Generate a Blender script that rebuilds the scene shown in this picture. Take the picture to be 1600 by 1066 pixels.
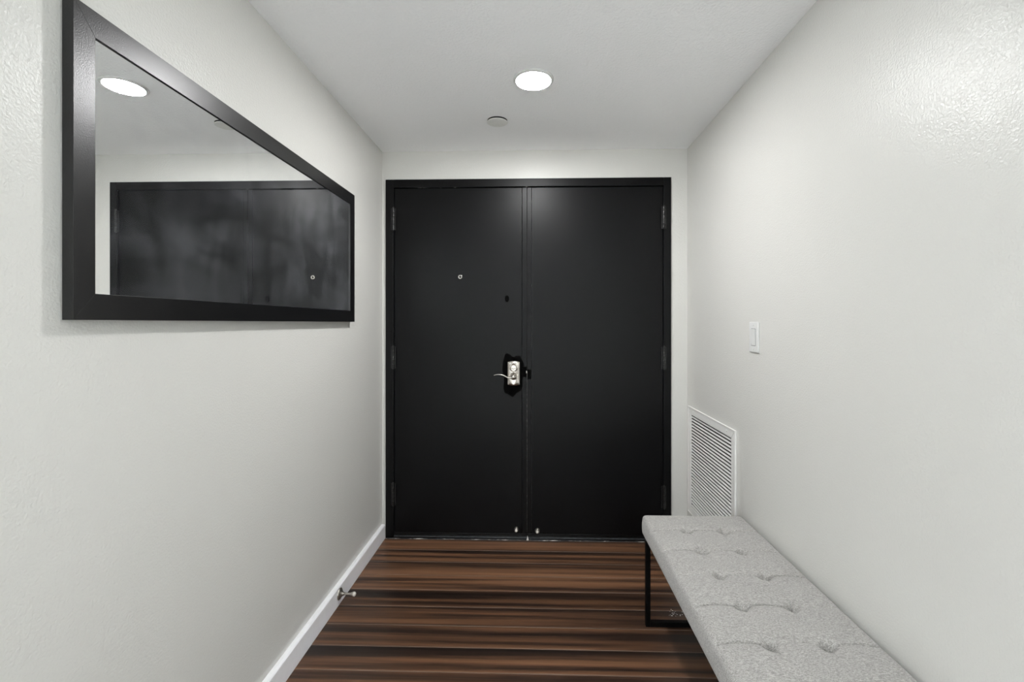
import bpy, bmesh, math, random
from mathutils import Vector, Matrix, noise

for o in list(bpy.data.objects):
    bpy.data.objects.remove(o, do_unlink=True)
SC = bpy.context.scene
COL = SC.collection
random.seed(7)

# ------------------------------------------------------------------ camera
CAM_H = 1.26
cam_data = bpy.data.cameras.new('camera')
cam_data.sensor_width = 36.0
cam_data.lens = 16.0
cam_data.shift_x = -0.00925
cam_data.shift_y = -0.0175
cam_data.clip_start = 0.02
cam = bpy.data.objects.new('camera', cam_data)
COL.objects.link(cam)
cam.location = (0, 0, CAM_H)
cam.rotation_euler = (math.pi / 2, 0, 0.0284)
SC.camera = cam

# ------------------------------------------------------------------ world, daylight, exposure
world = bpy.data.worlds.new('world')
SC.world = world
world.use_nodes = True
wbg = world.node_tree.nodes.get('Background') or world.node_tree.nodes.new('ShaderNodeBackground')
wbg.inputs['Color'].default_value = (0.80, 0.89, 1.0, 1)
wbg.inputs['Strength'].default_value = 1.0

DAY_POWER = 370.0        # daylight coming in at the window of the room behind the camera
sun_l = bpy.data.lights.new('window_daylight', 'AREA')
sun_l.shape = 'RECTANGLE'
sun_l.size = 3.3
sun_l.size_y = 2.0
sun_l.energy = DAY_POWER
sun_l.color = (0.82, 0.91, 1.0)
day = bpy.data.objects.new('window_daylight', sun_l)
COL.objects.link(day)
day.location = (-3.93, -1.7, 1.25)
day.rotation_euler = (0, -math.pi / 2, math.pi / 2 * 0)

FILL_STRENGTH = 190.0     # fill lamps added out of view in the room behind
LAMP_STRENGTH = 355.0     # the LED disc of the ceiling lights
LAMP_COLOR = (0.985, 0.985, 0.985, 1)

SC.view_settings.view_transform = 'Standard'
SC.view_settings.look = 'None'
SC.view_settings.gamma = 1.0
SC.view_settings.use_curve_mapping = False
SC.view_settings.exposure = 0.21
SC.cycles.use_denoising = True
SC.cycles.max_bounces = 14
SC.cycles.diffuse_bounces = 8
SC.cycles.sample_clamp_indirect = 6.0

# ------------------------------------------------------------------ dimensions of the hall (metres)
XL, XR = -0.893, 0.881       # left and right wall faces
YB = 2.65                    # face of the door wall
YL0 = -0.45                  # left wall starts here, the room behind the camera opens to the left
ZC = 2.266                   # ceiling
RX, RY = -4.0, -4.0          # far corner of the room behind the camera


# ------------------------------------------------------------------ material helpers
def mat(name, col=(0.8, 0.8, 0.8), rough=0.5, metal=0.0, spec=0.5):
    m = bpy.data.materials.new(name)
    m.use_nodes = True
    b = m.node_tree.nodes['Principled BSDF']
    b.inputs['Base Color'].default_value = (*col, 1)
    b.inputs['Roughness'].default_value = rough
    b.inputs['Metallic'].default_value = metal
    b.inputs['Specular IOR Level'].default_value = spec
    m['bsdf'] = b.name
    return m


def nd(m, kind, **props):
    n = m.node_tree.nodes.new(kind)
    for k, v in props.items():
        setattr(n, k, v)
    return n


def ln(m, a, b):
    m.node_tree.links.new(a, b)


def bs(m):
    return m.node_tree.nodes['Principled BSDF']


def noise_node(m, scale, detail=2.0, rough=0.5, vec=None, dist=0.0):
    n = nd(m, 'ShaderNodeTexNoise')
    n.inputs['Scale'].default_value = scale
    n.inputs['Detail'].default_value = detail
    n.inputs['Roughness'].default_value = rough
    n.inputs['Distortion'].default_value = dist
    if vec is not None:
        ln(m, vec, n.inputs['Vector'])
    return n


def objvec(m, scale=(1, 1, 1), rnd=False):
    tc = nd(m, 'ShaderNodeTexCoord')
    out = tc.outputs['Object']
    if rnd:
        oi = nd(m, 'ShaderNodeObjectInfo')
        mu = nd(m, 'ShaderNodeVectorMath', operation='MULTIPLY_ADD')
        cb = nd(m, 'ShaderNodeCombineXYZ')
        for i, k in enumerate((17.3, 41.7, 9.1)):
            q = nd(m, 'ShaderNodeMath', operation='MULTIPLY')
            ln(m, oi.outputs['Random'], q.inputs[0])
            q.inputs[1].default_value = k
            ln(m, q.outputs[0], cb.inputs[i])
        ln(m, out, mu.inputs[0])
        mu.inputs[1].default_value = (1, 1, 1)
        ln(m, cb.outputs[0], mu.inputs[2])
        out = mu.outputs[0]
    mp = nd(m, 'ShaderNodeMapping')
    mp.inputs['Scale'].default_value = scale
    ln(m, out, mp.inputs['Vector'])
    return mp.outputs['Vector']


def ramp(m, fac, stops):
    r = nd(m, 'ShaderNodeValToRGB')
    cr = r.color_ramp
    while len(cr.elements) > 1:
        cr.elements.remove(cr.elements[-1])
    cr.elements[0].position = stops[0][0]
    cr.elements[0].color = (*stops[0][1], 1)
    for p, c in stops[1:]:
        e = cr.elements.new(p)
        e.color = (*c, 1)
    ln(m, fac, r.inputs['Fac'])
    return r.outputs['Color']


def math_node(m, op, a, b=None, clamp=False):
    n = nd(m, 'ShaderNodeMath', operation=op)
    n.use_clamp = clamp
    for i, v in enumerate((a, b)):
        if v is None:
            continue
        if isinstance(v, (int, float)):
            n.inputs[i].default_value = v
        else:
            ln(m, v, n.inputs[i])
    return n.outputs[0]


def bump(m, height, strength, dist):
    b = nd(m, 'ShaderNodeBump')
    b.inputs['Strength'].default_value = strength
    b.inputs['Distance'].default_value = dist
    ln(m, height, b.inputs['Height'])
    ln(m, b.outputs['Normal'], bs(m).inputs['Normal'])


def mixcol(m, fac, a, b):
    n = nd(m, 'ShaderNodeMix', data_type='RGBA')
    for sock, v in ((n.inputs[0], fac), (n.inputs[6], a), (n.inputs[7], b)):
        if isinstance(v, (int, float)):
            sock.default_value = v
        elif isinstance(v, tuple):
            sock.default_value = (*v, 1)
        else:
            ln(m, v, sock)
    return n.outputs[2]


# ------------------------------------------------------------------ materials
def paint_wall():
    m = mat('wall_paint', (0.645, 0.638, 0.608), 0.26, spec=0.21)
    v = objvec(m)
    n1 = noise_node(m, 185, 2.0, 0.5, v, 0.3)
    n2 = noise_node(m, 26, 2, 0.5, v)
    h = math_node(m, 'ADD', n1.outputs['Fac'], math_node(m, 'MULTIPLY', n2.outputs['Fac'], 0.3))
    bump(m, h, 0.28, 0.004)
    return m


def paint_ceiling():
    m = mat('ceiling_texture', (0.95, 0.95, 0.955), 0.9, spec=0.2)
    v = objvec(m)
    n1 = noise_node(m, 130, 3, 0.6, v)
    vo = nd(m, 'ShaderNodeTexVoronoi')
    vo.inputs['Scale'].default_value = 95
    ln(m, v, vo.inputs['Vector'])
    h = math_node(m, 'SUBTRACT', n1.outputs['Fac'], math_node(m, 'MULTIPLY', vo.outputs['Distance'], 0.6))
    bump(m, h, 0.35, 0.005)
    return m


def paint_door():
    m = mat('black_door_paint', (0.0020, 0.0020, 0.0023), 0.36, spec=0.18)
    v = objvec(m)
    n1 = noise_node(m, 170, 2, 0.5, v)
    bump(m, n1.outputs['Fac'], 0.05, 0.003)
    n2 = noise_node(m, 2.2, 3, 0.6, v)
    r = nd(m, 'ShaderNodeMapRange')
    r.inputs['To Min'].default_value = 0.33
    r.inputs['To Max'].default_value = 0.42
    ln(m, n2.outputs['Fac'], r.inputs['Value'])
    ln(m, r.outputs[0], bs(m).inputs['Roughness'])
    return m


def wood():
    m = mat('dark_wood', (0.1, 0.05, 0.03), 0.3, spec=0.33)
    v = objvec(m, (0.42, 20.0, 1.0), rnd=True)
    n1 = noise_node(m, 1.0, 3.0, 0.55, v, 0.25)
    v2 = objvec(m, (1.6, 70.0, 1.0), rnd=True)
    n2 = noise_node(m, 1.0, 4.0, 0.6, v2, 0.1)
    v3 = objvec(m, (9.0, 300.0, 1.0), rnd=True)
    n3 = noise_node(m, 1.0, 2.0, 0.6, v3)
    f = math_node(m, 'ADD', math_node(m, 'MULTIPLY', n1.outputs['Fac'], 0.72),
                  math_node(m, 'MULTIPLY', n2.outputs['Fac'], 0.20))
    f = math_node(m, 'ADD', f, math_node(m, 'MULTIPLY', n3.outputs['Fac'], 0.08))
    c = ramp(m, f, [(0.34, (0.013, 0.008, 0.006)), (0.44, (0.034, 0.019, 0.013)),
                    (0.50, (0.082, 0.041, 0.024)), (0.57, (0.140, 0.068, 0.036)), (0.68, (0.205, 0.104, 0.056))])
    oi = nd(m, 'ShaderNodeObjectInfo')
    tone = nd(m, 'ShaderNodeHueSaturation')
    tv = nd(m, 'ShaderNodeMapRange')
    tv.inputs['To Min'].default_value = 0.72
    tv.inputs['To Max'].default_value = 1.25
    ln(m, oi.outputs['Random'], tv.inputs['Value'])
    ln(m, tv.outputs[0], tone.inputs['Value'])
    ln(m, c, tone.inputs['Color'])
    # bevel glint painted as a paler arris along the long edges of each board
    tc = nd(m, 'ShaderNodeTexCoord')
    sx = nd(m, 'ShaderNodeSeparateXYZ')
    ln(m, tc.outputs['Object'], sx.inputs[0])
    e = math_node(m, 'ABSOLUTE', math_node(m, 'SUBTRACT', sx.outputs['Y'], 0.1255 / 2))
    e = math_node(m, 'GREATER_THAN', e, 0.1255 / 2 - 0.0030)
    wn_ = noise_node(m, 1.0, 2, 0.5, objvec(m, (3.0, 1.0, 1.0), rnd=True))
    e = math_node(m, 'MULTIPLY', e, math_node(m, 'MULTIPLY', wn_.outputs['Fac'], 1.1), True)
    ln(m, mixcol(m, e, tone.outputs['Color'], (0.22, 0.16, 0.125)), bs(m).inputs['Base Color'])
    r = nd(m, 'ShaderNodeMapRange')
    r.inputs['To Min'].default_value = 0.38
    r.inputs['To Max'].default_value = 0.26
    ln(m, n2.outputs['Fac'], r.inputs['Value'])
    ln(m, r.outputs[0], bs(m).inputs['Roughness'])
    bump(m, math_node(m, 'ADD', n2.outputs['Fac'], n1.outputs['Fac']), 0.12, 0.004)
    return m


def fabric():
    m = mat('grey_woven_fabric', (0.38, 0.37, 0.355), 0.95, spec=0.1)
    v = objvec(m, (150, 560, 300))
    n1 = noise_node(m, 1.0, 2, 0.7, v)
    v2 = objvec(m, (700, 300, 500))
    n2 = noise_node(m, 1.0, 2, 0.7, v2)
    v3 = objvec(m, (60, 110, 60))
    n3 = noise_node(m, 1.0, 3, 0.6, v3)
    f = math_node(m, 'ADD', math_node(m, 'MULTIPLY', n1.outputs['Fac'], 0.56),
                  math_node(m, 'MULTIPLY', n2.outputs['Fac'], 0.36))
    f = math_node(m, 'ADD', f, math_node(m, 'MULTIPLY', n3.outputs['Fac'], 0.08))
    c = ramp(m, f, [(0.34, (0.165, 0.158, 0.15)), (0.50, (0.345, 0.334, 0.318)), (0.66, (0.57, 0.556, 0.53))])
    ln(m, c, bs(m).inputs['Base Color'])
    bs(m).inputs['Sheen Weight'].default_value = 0.25
    bs(m).inputs['Sheen Roughness'].default_value = 0.5
    bump(m, f, 0.5, 0.0012)
    return m


def mirror_glass():
    m = mat('mirror_glass', (0.93, 0.94, 0.935), 0.0, 1.0)
    dif = nd(m, 'ShaderNodeBsdfDiffuse')
    dif.inputs['Color'].default_value = (0.62, 0.64, 0.70, 1)
    v = objvec(m, (1, 3.0, 9.0))
    n1 = noise_node(m, 1.0, 4, 0.6, v, 0.8)
    v2 = objvec(m, (1, 9, 4.0))
    n2 = noise_node(m, 1.0, 3, 0.5, v2, 0.5)
    f = math_node(m, 'MULTIPLY', n1.outputs['Fac'], n2.outputs['Fac'])
    r = nd(m, 'ShaderNodeMapRange')
    r.inputs['From Min'].default_value = 0.20
    r.inputs['From Max'].default_value = 0.42
    r.inputs['To Min'].default_value = 0.015
    r.inputs['To Max'].default_value = 0.085
    ln(m, f, r.inputs['Value'])
    mx = nd(m, 'ShaderNodeMixShader')
    ln(m, r.outputs[0], mx.inputs[0])
    ln(m, bs(m).outputs[0], mx.inputs[1])
    ln(m, dif.outputs[0], mx.inputs[2])
    out = [n for n in m.node_tree.nodes if n.type == 'OUTPUT_MATERIAL'][0]
    ln(m, mx.outputs[0], out.inputs['Surface'])
    return m


def frame_black():
    m = mat('black_satin_frame', (0.005, 0.005, 0.0055), 0.29, spec=0.55)
    v = objvec(m)
    n1 = noise_node(m, 420, 2, 0.6, v)
    bump(m, n1.outputs['Fac'], 0.12, 0.002)
    return m


def plain_noise(name, col, rough, metal=0.0, spec=0.5, amount=0.08, scale=40, bmp=0.0):
    m = mat(name, col, rough, metal, spec)
    v = objvec(m)
    n = noise_node(m, scale, 3, 0.6, v)
    a = tuple(c * (1 - amount) for c in col)
    b = tuple(min(1, c * (1 + amount)) for c in col)
    ln(m, ramp(m, n.outputs['Fac'], [(0.3, a), (0.7, b)]), bs(m).inputs['Base Color'])
    if bmp:
        bump(m, n.outputs['Fac'], bmp, 0.002)
    return m


def worn_black(name, lo, hi):
    """black paint with pale chips where it is rubbed off"""
    m = mat(name, (0.01, 0.01, 0.011), 0.42)
    v = objvec(m, (14, 14, 60))
    n = noise_node(m, 1.0, 5, 0.7, v)
    ln(m, ramp(m, n.outputs['Fac'], [(lo, (0.01, 0.01, 0.011)), (hi, (0.42, 0.40, 0.37))]), bs(m).inputs['Base Color'])
    return m


def emission(name, col, strength):
    m = bpy.data.materials.new(name)
    m.use_nodes = True
    m.node_tree.nodes.clear()
    e = m.node_tree.nodes.new('ShaderNodeEmission')
    e.inputs['Color'].default_value = col
    e.inputs['Strength'].default_value = strength
    o = m.node_tree.nodes.new('ShaderNodeOutputMaterial')
    m.node_tree.links.new(e.outputs[0], o.inputs['Surface'])
    return m


M = dict(
    wall=paint_wall(), ceiling=paint_ceiling(), door=paint_door(), wood=wood(), fabric=fabric(),
    mirror=mirror_glass(), frame=frame_black(),
    trim=plain_noise('white_trim_paint', (0.93, 0.93, 0.955), 0.35, amount=0.02, bmp=0.03),
    subfloor=plain_noise('dark_subfloor', (0.010, 0.008, 0.007), 0.8),
    jamb=plain_noise('black_frame_paint', (0.0020, 0.0020, 0.0023), 0.40, spec=0.18, amount=0.2, scale=90, bmp=0.04),
    hinge=plain_noise('painted_hinge', (0.006, 0.006, 0.006), 0.32, spec=0.5, amount=0.6, scale=160, bmp=0.5),
    gap=plain_noise('dark_gap', (0.004, 0.004, 0.004), 0.8),
    nickel=plain_noise('satin_nickel', (0.60, 0.565, 0.525), 0.20, 1.0, amount=0.05),
    steel=plain_noise('brushed_nickel', (0.50, 0.47, 0.43), 0.33, 1.0, amount=0.08),
    threshold=plain_noise('dark_metal_sill', (0.003, 0.003, 0.0035), 0.28, 0.0, 0.28, amount=0.3, scale=60),
    sill_lit=plain_noise('lit_sill_ridge', (0.045, 0.048, 0.053), 0.35, 0.0, 0.4, amount=0.4, scale=50),  # paler ridge: the light on its top is put into the colour
    worn=worn_black('worn_caulk', 0.50, 0.66),
    wornedge=worn_black('worn_door_edge', 0.48, 0.68),
    rubber=plain_noise('pale_rubber', (0.62, 0.58, 0.53), 0.6),
    plastic=plain_noise('white_plastic', (0.68, 0.68, 0.67), 0.32, amount=0.02),
    grille=plain_noise('white_enamel', (0.78, 0.775, 0.755), 0.4, amount=0.02),
    duct=plain_noise('duct_dark', (0.06, 0.058, 0.055), 0.8),
    cover=plain_noise('sprinkler_cover_paint', (0.80, 0.80, 0.77), 0.6, amount=0.03),
    benchmetal=plain_noise('black_powder_coat', (0.003, 0.003, 0.003), 0.5, 0.0, 0.12, amount=0.2, scale=200, bmp=0.1),
    touchup=plain_noise('fresh_black_paint', (0.0012, 0.0012, 0.0012), 0.7, spec=0.03, amount=0.3, scale=120, bmp=0.15),
    fleck=plain_noise('white_fleck', (0.75, 0.74, 0.72), 0.6),
    bounce_floor=plain_noise('pale_bounce_floor', (0.84, 0.83, 0.81), 0.4, amount=0.05, scale=6),
    glass=mat('window_glass', (1, 1, 1), 0.02),
    lens=emission('led_diffuser', LAMP_COLOR, LAMP_STRENGTH),
    fill_lens=emission('led_diffuser_fill', LAMP_COLOR, FILL_STRENGTH),
)


bs(M['glass']).inputs['Transmission Weight'].default_value = 1.0


# ------------------------------------------------------------------ mesh helpers
def link(name, bm, material, parent=None, loc=(0, 0, 0), smooth=False, bevel=0.0, seg=2):
    me = bpy.data.meshes.new(name)
    bmesh.ops.recalc_face_normals(bm, faces=bm.faces[:])
    bm.to_mesh(me)
    bm.free()
    me.materials.append(M[material])
    o = bpy.data.objects.new(name, me)
    COL.objects.link(o)
    o.location = loc
    if parent is not None:
        o.parent = parent
    if smooth:
        for p in me.polygons:
            p.use_smooth = True
    if bevel:
        md = o.modifiers.new('bevel', 'BEVEL')
        md.width = bevel
        md.segments = seg
        md.limit_method = 'ANGLE'
        md.angle_limit = math.radians(40)
    return o


def box(bm, x0, x1, y0, y1, z0, z1):
    v = [bm.verts.new((x, y, z)) for z in (z0, z1) for y in (y0, y1) for x in (x0, x1)]
    for f in ((0, 1, 3, 2), (4, 6, 7, 5), (0, 4, 5, 1), (2, 3, 7, 6), (0, 2, 6, 4), (1, 5, 7, 3)):
        bm.faces.new([v[i] for i in f])
    return v


def boxes(*bb):
    bm = bmesh.new()
    for b in bb:
        box(bm, *b)
    return bm


def prism(pts, d0, d1, axis='y'):
    """outline pts (a,b) extruded along axis"""
    bm = bmesh.new()

    def P(a, b, d):
        return {'y': (a, d, b), 'x': (d, a, b), 'z': (a, b, d)}[axis]
    lo = [bm.verts.new(P(a, b, d0)) for a, b in pts]
    hi = [bm.verts.new(P(a, b, d1)) for a, b in pts]
    bm.faces.new(lo)
    bm.faces.new(hi[::-1])
    n = len(pts)
    for i in range(n):
        j = (i + 1) % n
        bm.faces.new((lo[i], lo[j], hi[j], hi[i]))
    return bm


def lathe(profile, axis=(0, 0, 1), origin=(0, 0, 0), n=32, bm=None):
    """profile of (radius, height) turned about axis through origin"""
    bm = bm or bmesh.new()
    ax = Vector(axis).normalized()
    q = Vector((0, 0, 1)).rotation_difference(ax).to_matrix()
    og = Vector(origin)
    rings = []
    for r, h in profile:
        if r < 1e-6:
            rings.append([bm.verts.new(og + q @ Vector((0, 0, h)))])
        else:
            rings.append([bm.verts.new(og + q @ Vector((r * math.cos(2 * math.pi * i / n),
                                                        r * math.sin(2 * math.pi * i / n), h))) for i in range(n)])
    for a, b in zip(rings, rings[1:]):
        for i in range(n):
            j = (i + 1) % n
            if len(a) == 1 and len(b) == 1:
                continue
            if len(a) == 1:
                bm.faces.new((a[0], b[j], b[i]))
            elif len(b) == 1:
                bm.faces.new((a[i], a[j], b[0]))
            else:
                bm.faces.new((a[i], a[j], b[j], b[i]))
    for r in (rings[0], rings[-1]):
        if len(r) > 1:
            bm.faces.new(r)
    return bm


def sweep(path, radii, n=14, flat=1.0, bm=None):
    """tube along path with per-point radius; flat squashes it vertically"""
    bm = bm or bmesh.new()
    path = [Vector(p) for p in path]
    rings = []
    for i, p in enumerate(path):
        t = (path[min(i + 1, len(path) - 1)] - path[max(i - 1, 0)]).normalized()
        up = Vector((0, 0, 1)) if abs(t.z) < 0.95 else Vector((1, 0, 0))
        s = t.cross(up).normalized()
        u = s.cross(t).normalized()
        r = radii[i]
        rings.append([bm.verts.new(p + s * r * math.cos(2 * math.pi * k / n) + u * r * flat * math.sin(2 * math.pi * k / n))
                      for k in range(n)])
    for a, b in zip(rings, rings[1:]):
        for i in range(n):
            j = (i + 1) % n
            bm.faces.new((a[i], a[j], b[j], b[i]))
    bm.faces.new(rings[0])
    bm.faces.new(rings[-1])
    return bm


def tag(o, label=None, cat=None, group=None, kind=None):
    if label:
        o['label'] = label
    if cat:
        o['category'] = cat
    if group:
        o['group'] = group
    if kind:
        o['kind'] = kind
    return o


def root(name, loc, label, cat=None, group=None, kind=None):
    o = bpy.data.objects.new(name, None)
    o.empty_display_size = 0.05
    COL.objects.link(o)
    o.location = loc
    return tag(o, label, cat, group, kind)


def struct(o, label):
    return tag(o, label, kind='structure')


# ------------------------------------------------------------------ room shell
T = 0.12
struct(link('wall_left', boxes((XL - T, XL, YL0, YB + T, -0.03, ZC + 0.02)), 'wall'),
       'smooth off-white wall carrying the black framed mirror')
GY0, GY1, GZ0, GZ1 = 2.048, 2.576, 0.232, 0.750        # hole behind the return-air grille
struct(link('wall_right', boxes((XR, XR + T, RY, GY0, -0.03, ZC + 0.02), (XR, XR + T, GY1, YB + T, -0.03, ZC + 0.02),
                                (XR, XR + T, GY0, GY1, -0.03, GZ0), (XR, XR + T, GY0, GY1, GZ1, ZC + 0.02)), 'wall'),
       'glossy off-white wall behind the grey bench with switch and grille')
DX0, DX1, DZ1 = -0.846, 0.764, 2.078                   # rough opening of the double door
struct(link('wall_back', boxes((XL, DX0, YB, YB + 0.06, -0.03, ZC + 0.02), (DX1, XR, YB, YB + 0.06, -0.03, ZC + 0.02),
                               (DX0, DX1, YB, YB + 0.06, DZ1, ZC + 0.02), (XL, XR, YB + 0.06, YB + T, -0.03, ZC + 0.02)), 'wall'),
       'narrow off-white wall around the black double door')
struct(link('ceiling', boxes((RX, XR, RY, YL0, ZC, ZC + 0.08), (XL, XR, YL0, YB, ZC, ZC + 0.08)), 'ceiling'),
       'flat white textured ceiling')
# the room behind the camera, open to the left, with its window
struct(link('wall_return', boxes((RX, XL - T, YL0, YL0 + T, -0.03, ZC + 0.02)), 'wall'), 'off-white wall of the room behind the hall')
struct(link('wall_rear', boxes((RX, XR + T, RY - T, RY, -0.03, ZC + 0.02)), 'wall'), 'off-white wall at the far end of the room')
WY0, WY1, WZ0, WZ1 = -3.35, -0.05, 0.25, 2.1
struct(link('wall_window', boxes((RX - T, RX, RY - T, WY0, -0.03, ZC + 0.02), (RX - T, RX, WY1, YL0 + T, -0.03, ZC + 0.02),
                                 (RX - T, RX, WY0, WY1, -0.03, WZ0), (RX - T, RX, WY0, WY1, WZ1, ZC + 0.02)), 'wall'),
       'off-white wall with the daylight window')
wn = root('window_1', (RX - 0.06, (WY0 + WY1) / 2, WZ0), 'wide white framed window lighting the room', kind='structure')
wh, ww = WZ1 - WZ0, (WY1 - WY0) / 2
for b in ((-0.03, 0.03, -ww, -ww + 0.05, 0, wh), (-0.03, 0.03, ww - 0.05, ww, 0, wh), (-0.03, 0.03, -ww + 0.05, ww - 0.05, 0, 0.05),
          (-0.03, 0.03, -ww + 0.05, ww - 0.05, wh - 0.05, wh), (-0.02, 0.02, -0.02, 0.02, 0.05, wh - 0.05)):
    link('window_frame', boxes(b), 'trim', wn, bevel=0.003)
for y0, y1 in ((-ww + 0.05, -0.02), (0.02, ww - 0.05)):
    link('window_pane', boxes((-0.003, 0.003, y0, y1, 0.05, wh - 0.05)), 'glass', wn)

# floor: dark slab with single planks laid across the hall
PW = 0.1255
y_edge = 2.6375
floor = struct(link('floor', boxes((RX, XR + T, RY, YB + T, -0.06, -0.012)), 'subfloor'), 'dark brown striped plank floor running across the hall')
pl_mesh = None
k = 0
while True:
    y1 = y_edge - k * PW
    y0 = y1 - PW
    if y0 < RY + 0.01:
        break
    if y1 < YL0 - 0.02:
        break
    if pl_mesh is None:
            bm = boxes((XL + 0.001, XR - 0.001, 0.0008, PW - 0.0008, -0.012, 0))
            bmesh.ops.bevel(bm, geom=[e for e in bm.edges if all(v.co.z > -0.001 for v in e.verts)], offset=0.0024,
                            segments=2, affect='EDGES', profile=0.6)
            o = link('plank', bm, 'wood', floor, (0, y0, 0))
            pl_mesh = o.data
    else:
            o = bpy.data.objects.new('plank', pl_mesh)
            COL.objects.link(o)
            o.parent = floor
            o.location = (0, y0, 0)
    k += 1


link('rear_bounce_floor', boxes((RX, XR, RY, y_edge - k * PW - 0.004, -0.012, -0.001)), 'bounce_floor', floor)  # unseen floor made pale to bounce light up into the hall


def baseboard(name, face_x, sgn, y0, y1, label):
    h, t = 0.084, 0.021
    pts = [(face_x, 0.0), (face_x + sgn * t, 0.0), (face_x + sgn * t, h - 0.006), (face_x + sgn * (t - 0.006), h), (face_x, h)]
    bm = bmesh.new()
    lo = [bm.verts.new((a, y0, b)) for a, b in pts]
    hi = [bm.verts.new((a, y1, b)) for a, b in pts]
    bm.faces.new(lo)
    bm.faces.new(hi)
    for i in range(5):
        bm.faces.new((lo[i], lo[(i + 1) % 5], hi[(i + 1) % 5], hi[i]))
    return struct(link(name, bm, 'trim', bevel=0.0015), label)


baseboard('baseboard_left', XL, 1, YL0, YB - 0.012, 'white painted baseboard under the mirror wall')
baseboard('baseboard_right', XR, -1, RY, YB, 'white painted baseboard behind the bench')

# ------------------------------------------------------------------ double door
YF = 2.640       # front of the steel frame
YD = 2.652       # front of the leaves
fr = root('trim_1', (0, YF, 0), 'black painted steel frame around the double door', kind='structure')
FX0, FX1, FZ1 = -0.871, 0.787, 2.100
IX0, IX1, IZ1 = -0.824, 0.744, 2.053
link('frame_jamb', boxes((FX0, IX0, 0, YB - YF - 0.0005, 0, FZ1)), 'jamb', fr, bevel=0.002)
link('frame_jamb', boxes((IX1, FX1, 0, YB - YF - 0.0005, 0, FZ1)), 'jamb', fr, bevel=0.002)
link('frame_head', boxes((IX0, IX1, 0, YB - YF - 0.0005, IZ1, FZ1)), 'jamb', fr, bevel=0.002)
for b in ((DX0 + 0.001, IX0, 0.0105, 0.058, 0, IZ1), (IX1, DX1 - 0.001, 0.0105, 0.058, 0, IZ1), (IX0, IX1, 0.0105, 0.058, IZ1, DZ1 - 0.001)):
    link('frame_return', boxes(b), 'jamb', fr)
# chipped paint along the underside of the head
bm = bmesh.new()
for cx, w in ((-0.684, 0.010), (-0.668, 0.006), (-0.651, 0.016), (-0.630, 0.007), (-0.552, 0.008), (-0.470, 0.012), (-0.05, 0.009)):
    box(bm, cx, cx + w, 0.003, 0.0105, IZ1 - 0.0022, IZ1 + 0.0004)
link('paint_chips', bm, 'wornedge', fr)

SEAM = -0.043
D0, D1 = 0.030, 2.050


def leaf(name, x0, x1, label, hinge_x, sgn):
    d = root(name, (hinge_x, YD, 0), label, kind='structure')
    L = lambda x: x - hinge_x
    edge = (x1 - 0.0265, x1) if sgn > 0 else (x0, x0 + 0.0245)
    pan = (x0, edge[0] - 0.0012) if sgn > 0 else (edge[1] + 0.0012, x1)
    link('door_panel', boxes((L(pan[0]), L(pan[1]), 0, 0.042, D0, D1)), 'door', d, bevel=0.0015)
    link('edge_strip', boxes((L(edge[0]), L(edge[1]), -0.0008, 0.042, D0, D1)), 'door', d, bevel=0.0012)
    link('door_sweep', boxes((L(x0), L(x1), -0.004, -0.0012, D0 - 0.004, D0 + 0.004)), 'threshold', d, bevel=0.001)
    for zc in (1.868, 1.059, 0.259):
        zz = zc - 0.064
        prof = []
        h = bmesh.new()
        for j in range(5):
            a, b = zz + j * 0.0256 + 0.0005, zz + (j + 1) * 0.0256 - 0.0005
            lathe([(0.006, a), (0.0075, a + 0.001), (0.0075, b - 0.001), (0.006, b)], origin=(0, 0, 0), n=16, bm=h)
        lathe([(0.0, zz - 0.006), (0.005, zz - 0.005), (0.006, zz - 0.001), (0.006, zz)], n=16, bm=h)
        lathe([(0.006, zz + 0.128), (0.006, zz + 0.129), (0.005, zz + 0.134), (0.0, zz + 0.135)], n=16, bm=h)
        hg = link('hinge', h, 'hinge', d, (0, -0.0175, 0))
        link('hinge_leaf', boxes((-0.014, 0.014, 0.0045, 0.0062, zz, zz + 0.128)), 'hinge', hg)
    # round-nosed bumper near the lower free corner
    return d


dl = leaf('door_1', IX0 + 0.002, SEAM - 0.0012, 'black door leaf with the silver lever handle and peephole', IX0, 1)
dr = leaf('door_2', SEAM + 0.0012, IX1 - 0.002, 'black door leaf without a handle, nearest the bench', IX1, -1)
link('seam_wear', boxes((SEAM - 0.0009 - IX0, SEAM + 0.0009 - IX0, 0.001, 0.012, 0.04, 0.98)), 'wornedge', dl)
link('seam_filler', boxes((SEAM - 0.0012 - IX0, SEAM + 0.0009 - IX0, 0.006, 0.04, 0.98, D1 - 0.01)), 'gap', dl)


def bumper(parent, x, z):
    prof = [(0.0, 0.0), (0.0135, 0.0), (0.0142, 0.003), (0.0138, 0.008), (0.0115, 0.013), (0.0085, 0.016), (0.0082, 0.020)]
    b = link('door_bumper', lathe(prof, (0, -1, 0), n=28), 'steel', parent, (x, 0.0, z), smooth=True)
    link('rubber_tip', lathe([(0.0080, 0.0), (0.0086, 0.003), (0.0078, 0.007), (0.0045, 0.010), (0, 0.011)], (0, -1, 0), n=24),
         'rubber', b, (0, -0.0195, 0), smooth=True)


bumper(dl, -0.105 - IX0, 0.059)
bumper(dr, 0.017 - IX1, 0.053)

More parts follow.
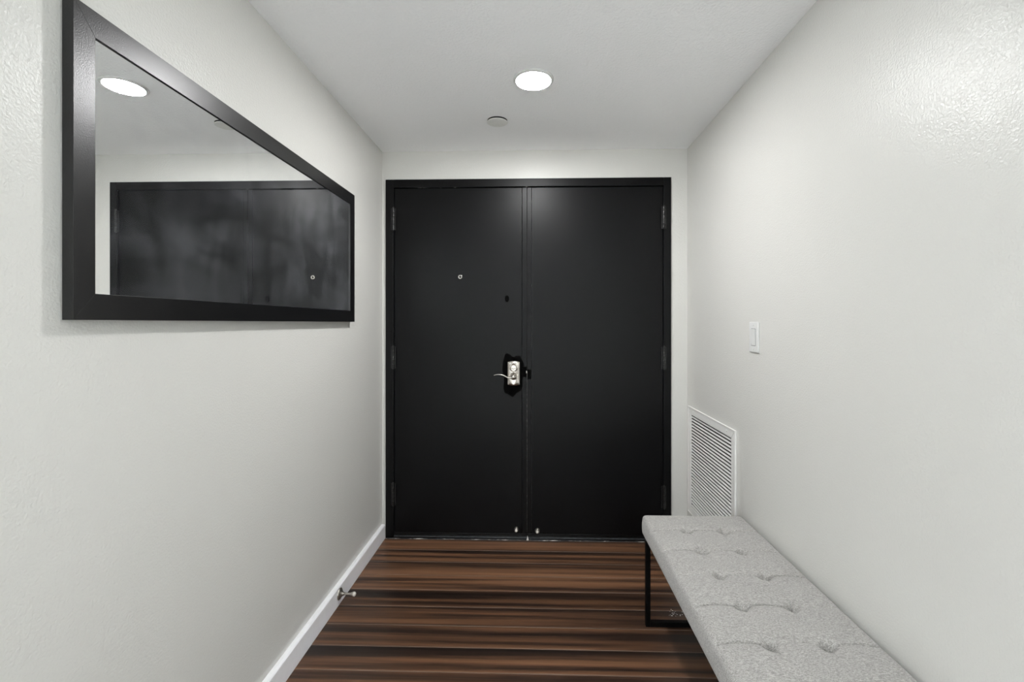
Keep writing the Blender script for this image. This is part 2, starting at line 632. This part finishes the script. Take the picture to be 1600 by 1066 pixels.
# peephole, plug, lockset on the handed leaf
pz = link('peephole', lathe([(0.0, 0.0), (0.0125, 0.0), (0.0125, 0.002), (0.010, 0.0036), (0.0070, 0.0036), (0.0062, 0.001), (0.0, 0.001)],
                            (0, -1, 0), n=28), 'nickel', dl, (-0.434 - IX0, 0, 1.530), smooth=True)
link('peephole_lens', lathe([(0.006, 0.0), (0.0045, 0.0015), (0, 0.0021)], (0, -1, 0), n=20), 'gap', pz, (0, -0.0012, 0), smooth=True)
pts = [(0.0125 * math.cos(t), 0.019 * math.sin(t)) for t in [i * math.pi / 14 for i in range(28)]]
link('hole_plug', prism(pts, -0.003, 0.0), 'touchup', dl, (-0.160 - IX0, 0, 1.402), bevel=0.0012)

# black touched-up paint around the lock: a thin irregular coat
rr = random.Random(3)
pts = []
for i in range(48):
    t = 2 * math.pi * i / 48
    a, b = 0.064, 0.134
    k4 = (abs(math.cos(t)) ** 4 + abs(math.sin(t)) ** 4) ** -0.25
    w = 1 + 0.09 * math.sin(3 * t + 0.6) + 0.05 * math.sin(7 * t) + rr.uniform(-0.025, 0.025)
    pts.append((a * math.cos(t) * k4 * w * 0.93, b * math.sin(t) * k4 * w * 0.86 - 0.002))
link('touch_up_paint', prism(pts, -0.0009, 0.0), 'touchup', dl, (-0.124 - IX0, 0, 0.962))
# lock plate: tall plate with a shallow arch at both ends and stepped mouldings


def plate_pts(w, h, arch):
    p = []
    n = 12
    for i in range(n + 1):
        s = -1 + 2 * i / n
        p.append((s * w, h + arch * math.cos(s * math.pi / 2) ** 1.3))
    for i in range(n + 1):
        s = 1 - 2 * i / n
        p.append((s * w, -h - arch * math.cos(s * math.pi / 2) ** 1.3))
    return p


def lock_shell():
    bm = bmesh.new()
    NU, NV = 40, 72
    W, Hh = 0.0378, 0.073

    def dep(a, b):
        e = 0.011 * (1 - a ** 8) ** 0.5 * (1 - b ** 10) ** 0.5 + 0.003 * (1 - a * a)
        q = math.hypot(a / 0.70, (b + 0.02) / 0.82)
        dish = 0.0055 * (1 - min(1, q) ** 2) if q < 1 else 0.0
        rim = 0.0022 * math.exp(-((q - 1.04) / 0.07) ** 2)
        return e - dish + rim
    top = []
    for j in range(NV + 1):
        b = -1 + 2 * j / NV
        row = []
        for i in range(NU + 1):
            a = -1 + 2 * i / NU
            zz = b * (Hh - 0.006 * a * a)
            row.append(bm.verts.new((a * W, -0.0012 - dep(a, b), zz)))
        top.append(row)
    for j in range(NV):
        for i in range(NU):
            bm.faces.new((top[j][i], top[j][i + 1], top[j + 1][i + 1], top[j + 1][i]))
    ring = top[0][:] + [top[j][NU] for j in range(1, NV + 1)] + top[NV][NU - 1::-1] + [top[j][0] for j in range(NV - 1, 0, -1)]
    back = [bm.verts.new((v.co.x, 0.0, v.co.z)) for v in ring]
    for i in range(len(ring)):
        k2 = (i + 1) % len(ring)
        bm.faces.new((ring[i], ring[k2], back[k2], back[i]))
    bm.faces.new(back)
    return bm


lk = link('lock_plate', lock_shell(), 'nickel', dl, (-0.1205 - IX0, -0.0008, 0.9675), smooth=True)
link('keyhole_boss', lathe([(0.0, 0), (0.021, 0.0), (0.021, 0.006), (0.018, 0.010), (0.014, 0.011), (0, 0.011)], (0, -1, 0), n=32),
     'nickel', lk, (0, -0.0085, 0.030), smooth=False, bevel=0.001)
link('thumb_turn', prism([(-0.017, 0.004), (-0.012, 0.0075), (-0.004, 0.0045), (0.004, 0.0045), (0.012, 0.0075), (0.017, 0.004),
                          (0.016, -0.003), (0.005, -0.004), (0.0, -0.0095), (-0.005, -0.004), (-0.016, -0.003)], -0.030, -0.018),
     'steel', lk, (0, 0, 0.030), bevel=0.002)
link('lever_rose', lathe([(0, 0), (0.022, 0), (0.022, 0.004), (0.016, 0.010), (0.011, 0.016), (0.0105, 0.040), (0.0125, 0.046), (0.0125, 0.054), (0.009, 0.058), (0, 0.0585)],
                         (0, -1, 0), n=32), 'nickel', lk, (0, -0.0085, -0.016), smooth=True)
path, rad = [], []
for i in range(25):
    s = i / 24
    x = -0.112 * s
    z = -0.016 - 0.006 * math.sin(min(1, s * 1.9) * math.pi) * (1 - s) + 0.015 * math.sin(max(0, (s - 0.25) / 0.75) * math.pi * 0.78)
    y = -0.057 - 0.004 * math.sin(s * math.pi)
    path.append((x, y, z))
    rad.append(0.0085 * (1 - s) + 0.0050 * s if s < 0.97 else 0.0035)
link('lever', sweep(path, rad, 16, 0.62), 'nickel', lk, smooth=True)

# latch and strike at the seam
lt = link('latch_plate', boxes((-0.012, 0.012, -0.0025, -0.0009, -0.030, 0.030)), 'touchup', dl, (SEAM - 0.0135 - IX0, 0, 0.975), bevel=0.001)
link('latch_bolt', boxes((0.0085, 0.0125, -0.0045, -0.001, -0.008, 0.008)), 'nickel', lt, bevel=0.0015)
link('strike_plate', boxes((0.0, 0.022, -0.0025, -0.0009, -0.028, 0.028)), 'touchup', dr, (SEAM + 0.002 - IX1, 0, 0.962), bevel=0.001)

# threshold under the door with its stepped ridges and the chipped caulk line
th = root('trim_2', (0, 2.6385, 0), 'dark metal door sill with ridges along the floor', kind='structure')
SX0, SX1 = IX0 + 0.001, IX1 - 0.001
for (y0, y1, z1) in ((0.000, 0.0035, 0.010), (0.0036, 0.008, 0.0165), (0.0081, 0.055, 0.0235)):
    link('sill_ridge', boxes((SX0, SX1, y0, y1, 0, z1)), 'threshold' if y1 != 0.008 else 'sill_lit', th, bevel=0.001)
bm = bmesh.new()
rr = random.Random(11)
n = 150
prev = None
for i in range(n + 1):
    x = FX0 + 0.01 + (IX1 - FX0) * i / n
    w = 0.0035 + 0.003 * noise.noise(Vector((x * 9, 0, 0))) + rr.uniform(0, 0.0015)
    h = 0.0028 + 0.0018 * noise.noise(Vector((x * 14, 5, 0))) + rr.uniform(0, 0.001)
    row = [bm.verts.new((x, -w, 0.0003)), bm.verts.new((x, -w * 0.5, h)), bm.verts.new((x, 0, h)), bm.verts.new((x, 0, 0.0003))]
    if prev:
        for j in range(4):
            bm.faces.new((prev[j], prev[(j + 1) % 4], row[(j + 1) % 4], row[j]))
    prev = row
link('caulk_line', bm, 'worn', th)
link('loose_chip', prism([(-0.006, 0), (0.007, 0.001), (0.005, 0.010), (0.0, 0.028), (-0.003, 0.012)], -0.004, -0.0015), 'fleck', th,
     (SEAM + 0.003, 0, 0.001))

# ------------------------------------------------------------------ framed mirror on the left wall
MX0, MX1 = XL + 0.004, XL + 0.026      # frame back and front
MY0, MY1, MZ0, MZ1 = 0.832, 2.172, CAM_H + 0.006, CAM_H + 0.616
mr = root('wall_mirror', (XL, (MY0 + MY1) / 2, MZ0), 'long rectangular mirror in a wide black frame hung on the left wall', 'mirror')
oy, oz = (MY0 + MY1) / 2, MZ0
wl, wr, wv = 0.043, 0.051, 0.052
IY0, IY1, IZm0, IZm1 = MY0 + wl - oy, MY1 - wr - oy, wv, MZ1 - MZ0 - wv
A0, A1, B0, B1 = MY0 - oy, MY1 - oy, 0.0, MZ1 - MZ0
g = 0.0
for nm, pts in (('frame_rail', [(A0, B0), (A1, B0), (IY1, IZm0), (IY0, IZm0)]),
                ('frame_rail', [(A0, B1), (IY0, IZm1), (IY1, IZm1), (A1, B1)]),
                ('frame_stile', [(A0, B0 + g), (IY0 - g, IZm0), (IY0 - g, IZm1), (A0, B1 - g)]),
                ('frame_stile', [(A1, B0 + g), (A1, B1 - g), (IY1 + g, IZm1), (IY1 + g, IZm0)])):
    link(nm, prism(pts, 0.004, MX1 - XL, 'x'), 'frame', mr, bevel=0.0004)
link('mirror_glass', boxes((0.008, MX1 - XL - 0.004, IY0 - 0.004, IY1 + 0.004, IZm0 - 0.004, IZm1 + 0.004)), 'mirror', mr)
link('wall_cleat', boxes((0.0, 0.004, A0 + 0.2, A1 - 0.2, 0.45, 0.50)), 'gap', mr)

# ------------------------------------------------------------------ ceiling fittings
def downlight(x, y, label, lens='lens'):
    t = root('ceiling_light', (x, y, ZC), label, 'light', 'round LED ceiling lights')
    link('trim_ring', lathe([(0.0732, 0.0), (0.084, 0.0), (0.0835, -0.003), (0.079, -0.0065), (0.0732, -0.0078)], n=64), 'plastic', t, smooth=True)
    link('diffuser', lathe([(0.073, -0.003), (0.073, -0.0077), (0.057, -0.0092), (0.03, -0.0102), (0, -0.0105)], n=64), lens, t, smooth=True)
    return t


downlight(-0.004, 1.88, 'round white LED ceiling light glowing in front of the door')

for (lx_, ly_, lb_) in ((-0.004, -1.25, 'added unseen LED fill light at the open end of the hall'),
                       (-2.2, -1.25, 'added unseen LED fill light near the window of the rear room'),
                       (-0.004, -3.0, 'added unseen LED fill light by the rear wall'),
                       (-2.2, -3.0, 'added unseen LED fill light in the far corner of the rear room')):
    downlight(lx_, ly_, lb_, 'fill_lens')  # fill lamps added out of view to brighten the hall

sp = root('sprinkler_cover', (-0.184, 2.257, ZC), 'small round off-white sprinkler cover plate on the ceiling', 'sprinkler')
link('cover_plate', lathe([(0.0, -0.0105), (0.0485, -0.0105), (0.051, -0.0095), (0.051, -0.008), (0, -0.008)], n=48), 'cover', sp)
link('recess_ring', lathe([(0.040, 0.0), (0.0495, 0.0), (0.0495, -0.0082), (0.040, -0.0082)], n=48), 'gap', sp)

# ------------------------------------------------------------------ light switch
sw = root('light_switch', (XR, 1.845, 1.2035), 'white rocker light switch on the right wall above the bench', 'switch')
spl = link('switch_plate', boxes((-0.006, 0, -0.037, 0.037, -0.061, 0.061)), 'plastic', sw, bevel=0.0028, seg=3)
bm = bmesh.new()
pts = [(-0.0065, -0.033), (-0.0105, 0.033), (-0.0052, 0.033), (-0.0052, -0.033)]
lo = [bm.verts.new((a, -0.0165, b)) for a, b in pts]
hi = [bm.verts.new((a, 0.0165, b)) for a, b in pts]
bm.faces.new(lo)
bm.faces.new(hi)
for i in range(4):
    bm.faces.new((lo[i], lo[(i + 1) % 4], hi[(i + 1) % 4], hi[i]))
link('rocker', bm, 'plastic', sw, bevel=0.0008)
link('rocker_gap', boxes((-0.0063, -0.0055, -0.0178, 0.0178, -0.0345, 0.0345)), 'duct', sw)  # thin dark sheet painted in as the shaded gap around the rocker
for z in (0.048, -0.048):
    link('screw', lathe([(0.0, 0.0), (0.0030, 0.0), (0.0027, 0.0009), (0, 0.0011)], (-1, 0, 0), n=16), 'plastic', spl, (-0.006, 0, z), smooth=True)

# ------------------------------------------------------------------ return-air grille
gy, gz = 2.312, 0.1935
gr = root('air_grille', (XR, gy, gz), 'white louvred return-air grille low on the right wall beyond the bench', 'vent')
Y0, Y1, Z0, Z1 = 2.006 - gy, 2.617 - gy, 0.0, 0.791 - gz
fy0, fy1, fz0, fz1 = GY0 - gy + 0.002, GY1 - gy - 0.002, GZ0 - gz + 0.002, GZ1 - gz - 0.002


def bevel_rail(pts, nm):
    o = link(nm, prism(pts, -0.007, -0.0002, 'x'), 'grille', gr, bevel=0.002)
    return o


bevel_rail([(Y0, Z0), (Y1, Z0), (fy1, fz0), (fy0, fz0)], 'flange')
bevel_rail([(Y0, Z1), (fy0, fz1), (fy1, fz1), (Y1, Z1)], 'flange')
bevel_rail([(Y0, Z0), (fy0, fz0), (fy0, fz1), (Y0, Z1)], 'flange')
bevel_rail([(Y1, Z0), (Y1, Z1), (fy1, fz1), (fy1, fz0)], 'flange')
# rolled lip around the outer edge
for b in ((-0.0095, -0.0065, Y0 + 0.0005, Y0 + 0.006, Z0, Z1), (-0.0095, -0.0065, Y1 - 0.006, Y1 - 0.0005, Z0, Z1),
          (-0.0095, -0.0065, Y0 + 0.006, Y1 - 0.006, Z0 + 0.0005, Z0 + 0.006), (-0.0095, -0.0065, Y0 + 0.006, Y1 - 0.006, Z1 - 0.006, Z1 - 0.0005)):
    link('flange_lip', boxes(b), 'grille', gr, bevel=0.0012)
link('duct_lining', boxes((0.095, 0.1, fy0, fy1, fz0, fz1), (0.001, 0.095, fy0, fy0 + 0.001, fz0, fz1), (0.001, 0.095, fy1 - 0.001, fy1, fz0, fz1),
                          (0.001, 0.095, fy0, fy1, fz0, fz0 + 0.001), (0.001, 0.095, fy0, fy1, fz1 - 0.001, fz1)), 'duct', gr)
pitch = 0.0170
ns = int((fz1 - fz0) / pitch)
slat_me = None
for i in range(ns):
    z = fz1 - 0.006 - i * pitch
    if slat_me is None:
        # blade: outer edge low, inner edge high
        bm = bmesh.new()
        pr = [(-0.0050, -0.0066), (-0.0050, -0.0080), (0.0035, -0.0042), (0.0035, -0.0030)]
        lo = [bm.verts.new((a, fy0 + 0.001, b)) for a, b in pr]
        hi = [bm.verts.new((a, fy1 - 0.001, b)) for a, b in pr]
        bm.faces.new(lo)
        bm.faces.new(hi)
        for j in range(4):
            bm.faces.new((lo[j], lo[(j + 1) % 4], hi[(j + 1) % 4], hi[j]))
        o = link('slat', bm, 'grille', gr, (0, 0, z))
        slat_me = o.data
    else:
        o = bpy.data.objects.new('slat', slat_me)
        COL.objects.link(o)
        o.parent = gr
        o.location = (0, 0, z)
for y in (Y0 + 0.09, Y1 - 0.09):
    link('screw', lathe([(0, 0), (0.0052, 0), (0.0046, 0.0018), (0, 0.0026)], (-1, 0, 0), n=16), 'grille', gr, (-0.007, y, Z1 - 0.021), smooth=True)

# ------------------------------------------------------------------ door stop on the left baseboard
ds = root('door_stop', (XL + 0.021, 2.013, 0.048), 'small brushed nickel door stop screwed to the left baseboard', 'door stop')
link('base_flange', lathe([(0, 0), (0.0255, 0), (0.0258, 0.002), (0.022, 0.006), (0.014, 0.010), (0.008, 0.0165), (0.0055, 0.024), (0, 0.024)], (1, 0, 0), n=36), 'steel', ds, smooth=True)
stem = link('stem', lathe([(0, 0.020), (0.0055, 0.020), (0.0046, 0.034), (0.0050, 0.048), (0.0075, 0.056), (0.0095, 0.060), (0.0095, 0.064), (0, 0.064)], (1, 0, 0), n=28), 'steel', ds, smooth=True)
link('rubber_tip', lathe([(0, 0.0635), (0.0098, 0.0635), (0.0095, 0.069), (0.006, 0.073), (0, 0.074)], (1, 0, 0), n=28), 'rubber', stem, smooth=True)

# ------------------------------------------------------------------ tufted bench
BX0, BX1, BY0, BY1 = 0.450, 0.870, 0.712, 1.932
ZT, ZU = 0.458, 0.382
bx, by = (BX0 + BX1) / 2, (BY0 + BY1) / 2
bn = root('bench', (bx, by, 0), 'long grey fabric bench with button tufting on a thin black metal frame', 'bench')
HX, HY, R = (BX1 - BX0) / 2, (BY1 - BY0) / 2, 0.022
rows = [1.775 - i * 0.1555 - by for i in range(7)]
cols = [-0.070, 0.070]


def top_h(x, y):
    ex, ey = (HX - abs(x)), (HY - abs(y))
    h = 0.005 * (1 - math.exp(-max(0, min(ex, ey)) / 0.04)) - 0.005
    # swelling between the button rows
    near = min(abs(y - r) for r in rows)
    h += 0.0022 * min(1, near / 0.07)
    h += 0.0012 * noise.noise(Vector((x * 9, y * 9, 1.7)))
    for r in rows:
        if abs(y - r) > 0.09:
            continue
        rn = rows.index(r)
        for ci, c in enumerate(cols):
            dx, dy = x - c, y - r
            d = math.hypot(dx, dy)
            if d < 0.09:
                h -= 0.020 * math.exp(-(d / 0.016) ** 2) + 0.022 * math.exp(-d / 0.007)
                # short radiating pleats
                ang = math.atan2(dy, dx)
                h -= 0.0050 * max(0, math.cos(2.5 * ang + rn + ci)) ** 14 * math.exp(-((d - 0.012) / 0.010) ** 2)
        # creases running across through the row, bowed between buttons
        if x < cols[0]:
            s = (x + HX) / (cols[0] + HX)
        elif x < cols[1]:
            s = (x - cols[0]) / (cols[1] - cols[0])
        else:
            s = (x - cols[1]) / (HX - cols[1])
        seg = 0 if x < cols[0] else (1 if x < cols[1] else 2)
        amp = 0.6 + 0.4 * math.sin(rn * 2.3 + seg * 1.7)
        yc = r + 0.010 * math.sin(math.pi * s)
        d = y - yc
        h -= amp * (0.0095 * math.exp(-(d / 0.0028) ** 2) + 0.0030 * math.exp(-abs(d) / 0.010))
        # slack crease leaving each button lengthwise
        for ci, c in enumerate(cols):
            xc = c + 0.004 * math.sin(y * 60 + ci) + (y - r) * (0.18 if ci else -0.12)
            fade = math.exp(-((y - r) / 0.045) ** 2)
            h -= 0.0060 * fade * math.exp(-((x - xc) / 0.0026) ** 2) * (0.5 + 0.5 * math.sin(rn * 1.9 + ci * 2.1))
    return h


bm = bmesh.new()
NX, NY = 210, 600
gx, gyy = HX - R, HY - R
grid = [[bm.verts.new((-gx + 2 * gx * i / NX, -gyy + 2 * gyy * j / NY,
                       ZT + top_h(-gx + 2 * gx * i / NX, -gyy + 2 * gyy * j / NY))) for i in range(NX + 1)] for j in range(NY + 1)]
for j in range(NY):
    for i in range(NX):
        bm.faces.new((grid[j][i], grid[j][i + 1], grid[j + 1][i + 1], grid[j + 1][i]))
per = ([(grid[0][i], (0, -1)) for i in range(1, NX)] + [(grid[0][NX], (0.8, -0.8))] + [(grid[j][NX], (1, 0)) for j in range(1, NY)] +
       [(grid[NY][NX], (0.8, 0.8))] + [(grid[NY][i], (0, 1)) for i in range(NX - 1, 0, -1)] + [(grid[NY][0], (-0.8, 0.8))] +
       [(grid[j][0], (-1, 0)) for j in range(NY - 1, 0, -1)] + [(grid[0][0], (-0.8, -0.8))])
prev = [p[0] for p in per]
steps = [(math.radians(a), None) for a in (15, 30, 45, 60, 75, 90)]
rings = []
for a in (15, 30, 45, 60, 75, 90):
    t = math.radians(a)
    rings.append((R * math.sin(t), -R * (1 - math.cos(t)), 1 - a / 90))
side = ZT - R - ZU
for s in (0.25, 0.5, 0.75, 0.92, 1.0):
    rings.append((R + 0.0025 * math.sin(math.pi * s) - (0.004 if s == 1.0 else 0), -R - side * s, 0))
for off, dz, keep in rings:
    cur = []
    for v, nrm in per:
        cur.append(bm.verts.new((v.co.x + nrm[0] * off, v.co.y + nrm[1] * off, ZT + dz + (v.co.z - ZT) * keep)))
    m_ = len(per)
    for i in range(m_):
        j = (i + 1) % m_
        bm.faces.new((prev[i], prev[j], cur[j], cur[i]))
    prev = cur
bm.faces.new(prev)
cush = link('cushion', bm, 'fabric', bn, smooth=True)
btn = None
for r in rows:
    for c in cols:
        zb = ZT + top_h(c, r) + 0.0005
        if btn is None:
            btn = link('tuft_button', lathe([(0.0, 0.0028), (0.003, 0.0024), (0.0048, 0.001), (0.005, -0.002), (0, -0.002)], n=20), 'fabric', cush, (c, r, zb), smooth=True)
        else:
            o = bpy.data.objects.new('tuft_button', btn.data)
            COL.objects.link(o)
            o.parent = cush
            o.location = (c, r, zb)
TB = 0.0195
lx = HX - 0.012
for s, nm in ((1, 'far'), (-1, 'near')):
    yc = s * (HY - 0.022)
    bmx = bmesh.new()
    box(bmx, -lx, -lx + TB, yc - TB / 2, yc + TB / 2, 0.0, ZU - 0.016)
    box(bmx, lx - TB, lx, yc - TB / 2, yc + TB / 2, 0.0, ZU - 0.016)
    box(bmx, -lx + TB, lx - TB, yc - TB / 2, yc + TB / 2, 0.0, TB)
    bmesh.ops.remove_doubles(bmx, verts=bmx.verts[:], dist=1e-5)
    link('leg_frame', bmx, 'benchmetal', bn, bevel=0.0012)
for s in (-1, 1):
    link('seat_rail', boxes((min(s * lx, s * (lx - TB)), max(s * lx, s * (lx - TB)), -HY + 0.012, HY - 0.012, ZU - 0.016, ZU + 0.0005)), 'benchmetal', bn, bevel=0.001)
link('seat_board', boxes((-lx + TB, lx - TB, -HY + 0.012, HY - 0.012, ZU - 0.008, ZU + 0.0005)), 'gap', bn)

# ------------------------------------------------------------------ white specks on the floor under the bench
fl = bmesh.new()
rr = random.Random(5)
for i in range(26):
    x, y = rr.gauss(0, 0.022), rr.gauss(0, 0.012)
    s = rr.uniform(0.0008, 0.0026)
    vs = [fl.verts.new((x + s * math.cos(a) * rr.uniform(0.6, 1.5), y + s * math.sin(a) * rr.uniform(0.5, 1.0), 0.0006)) for a in (0.3, 1.7, 2.9, 4.1, 5.4)]
    vt = fl.verts.new((x, y, 0.0016))
    fl.faces.new(vs)
    for q in range(5):
        fl.faces.new((vs[q], vs[(q + 1) % 5], vt))
tag(link('white_flecks', fl, 'fleck', None, (0.615, 1.99, 0)), 'scattered tiny white flecks on the floor beyond the bench leg', 'flecks', kind='stuff')
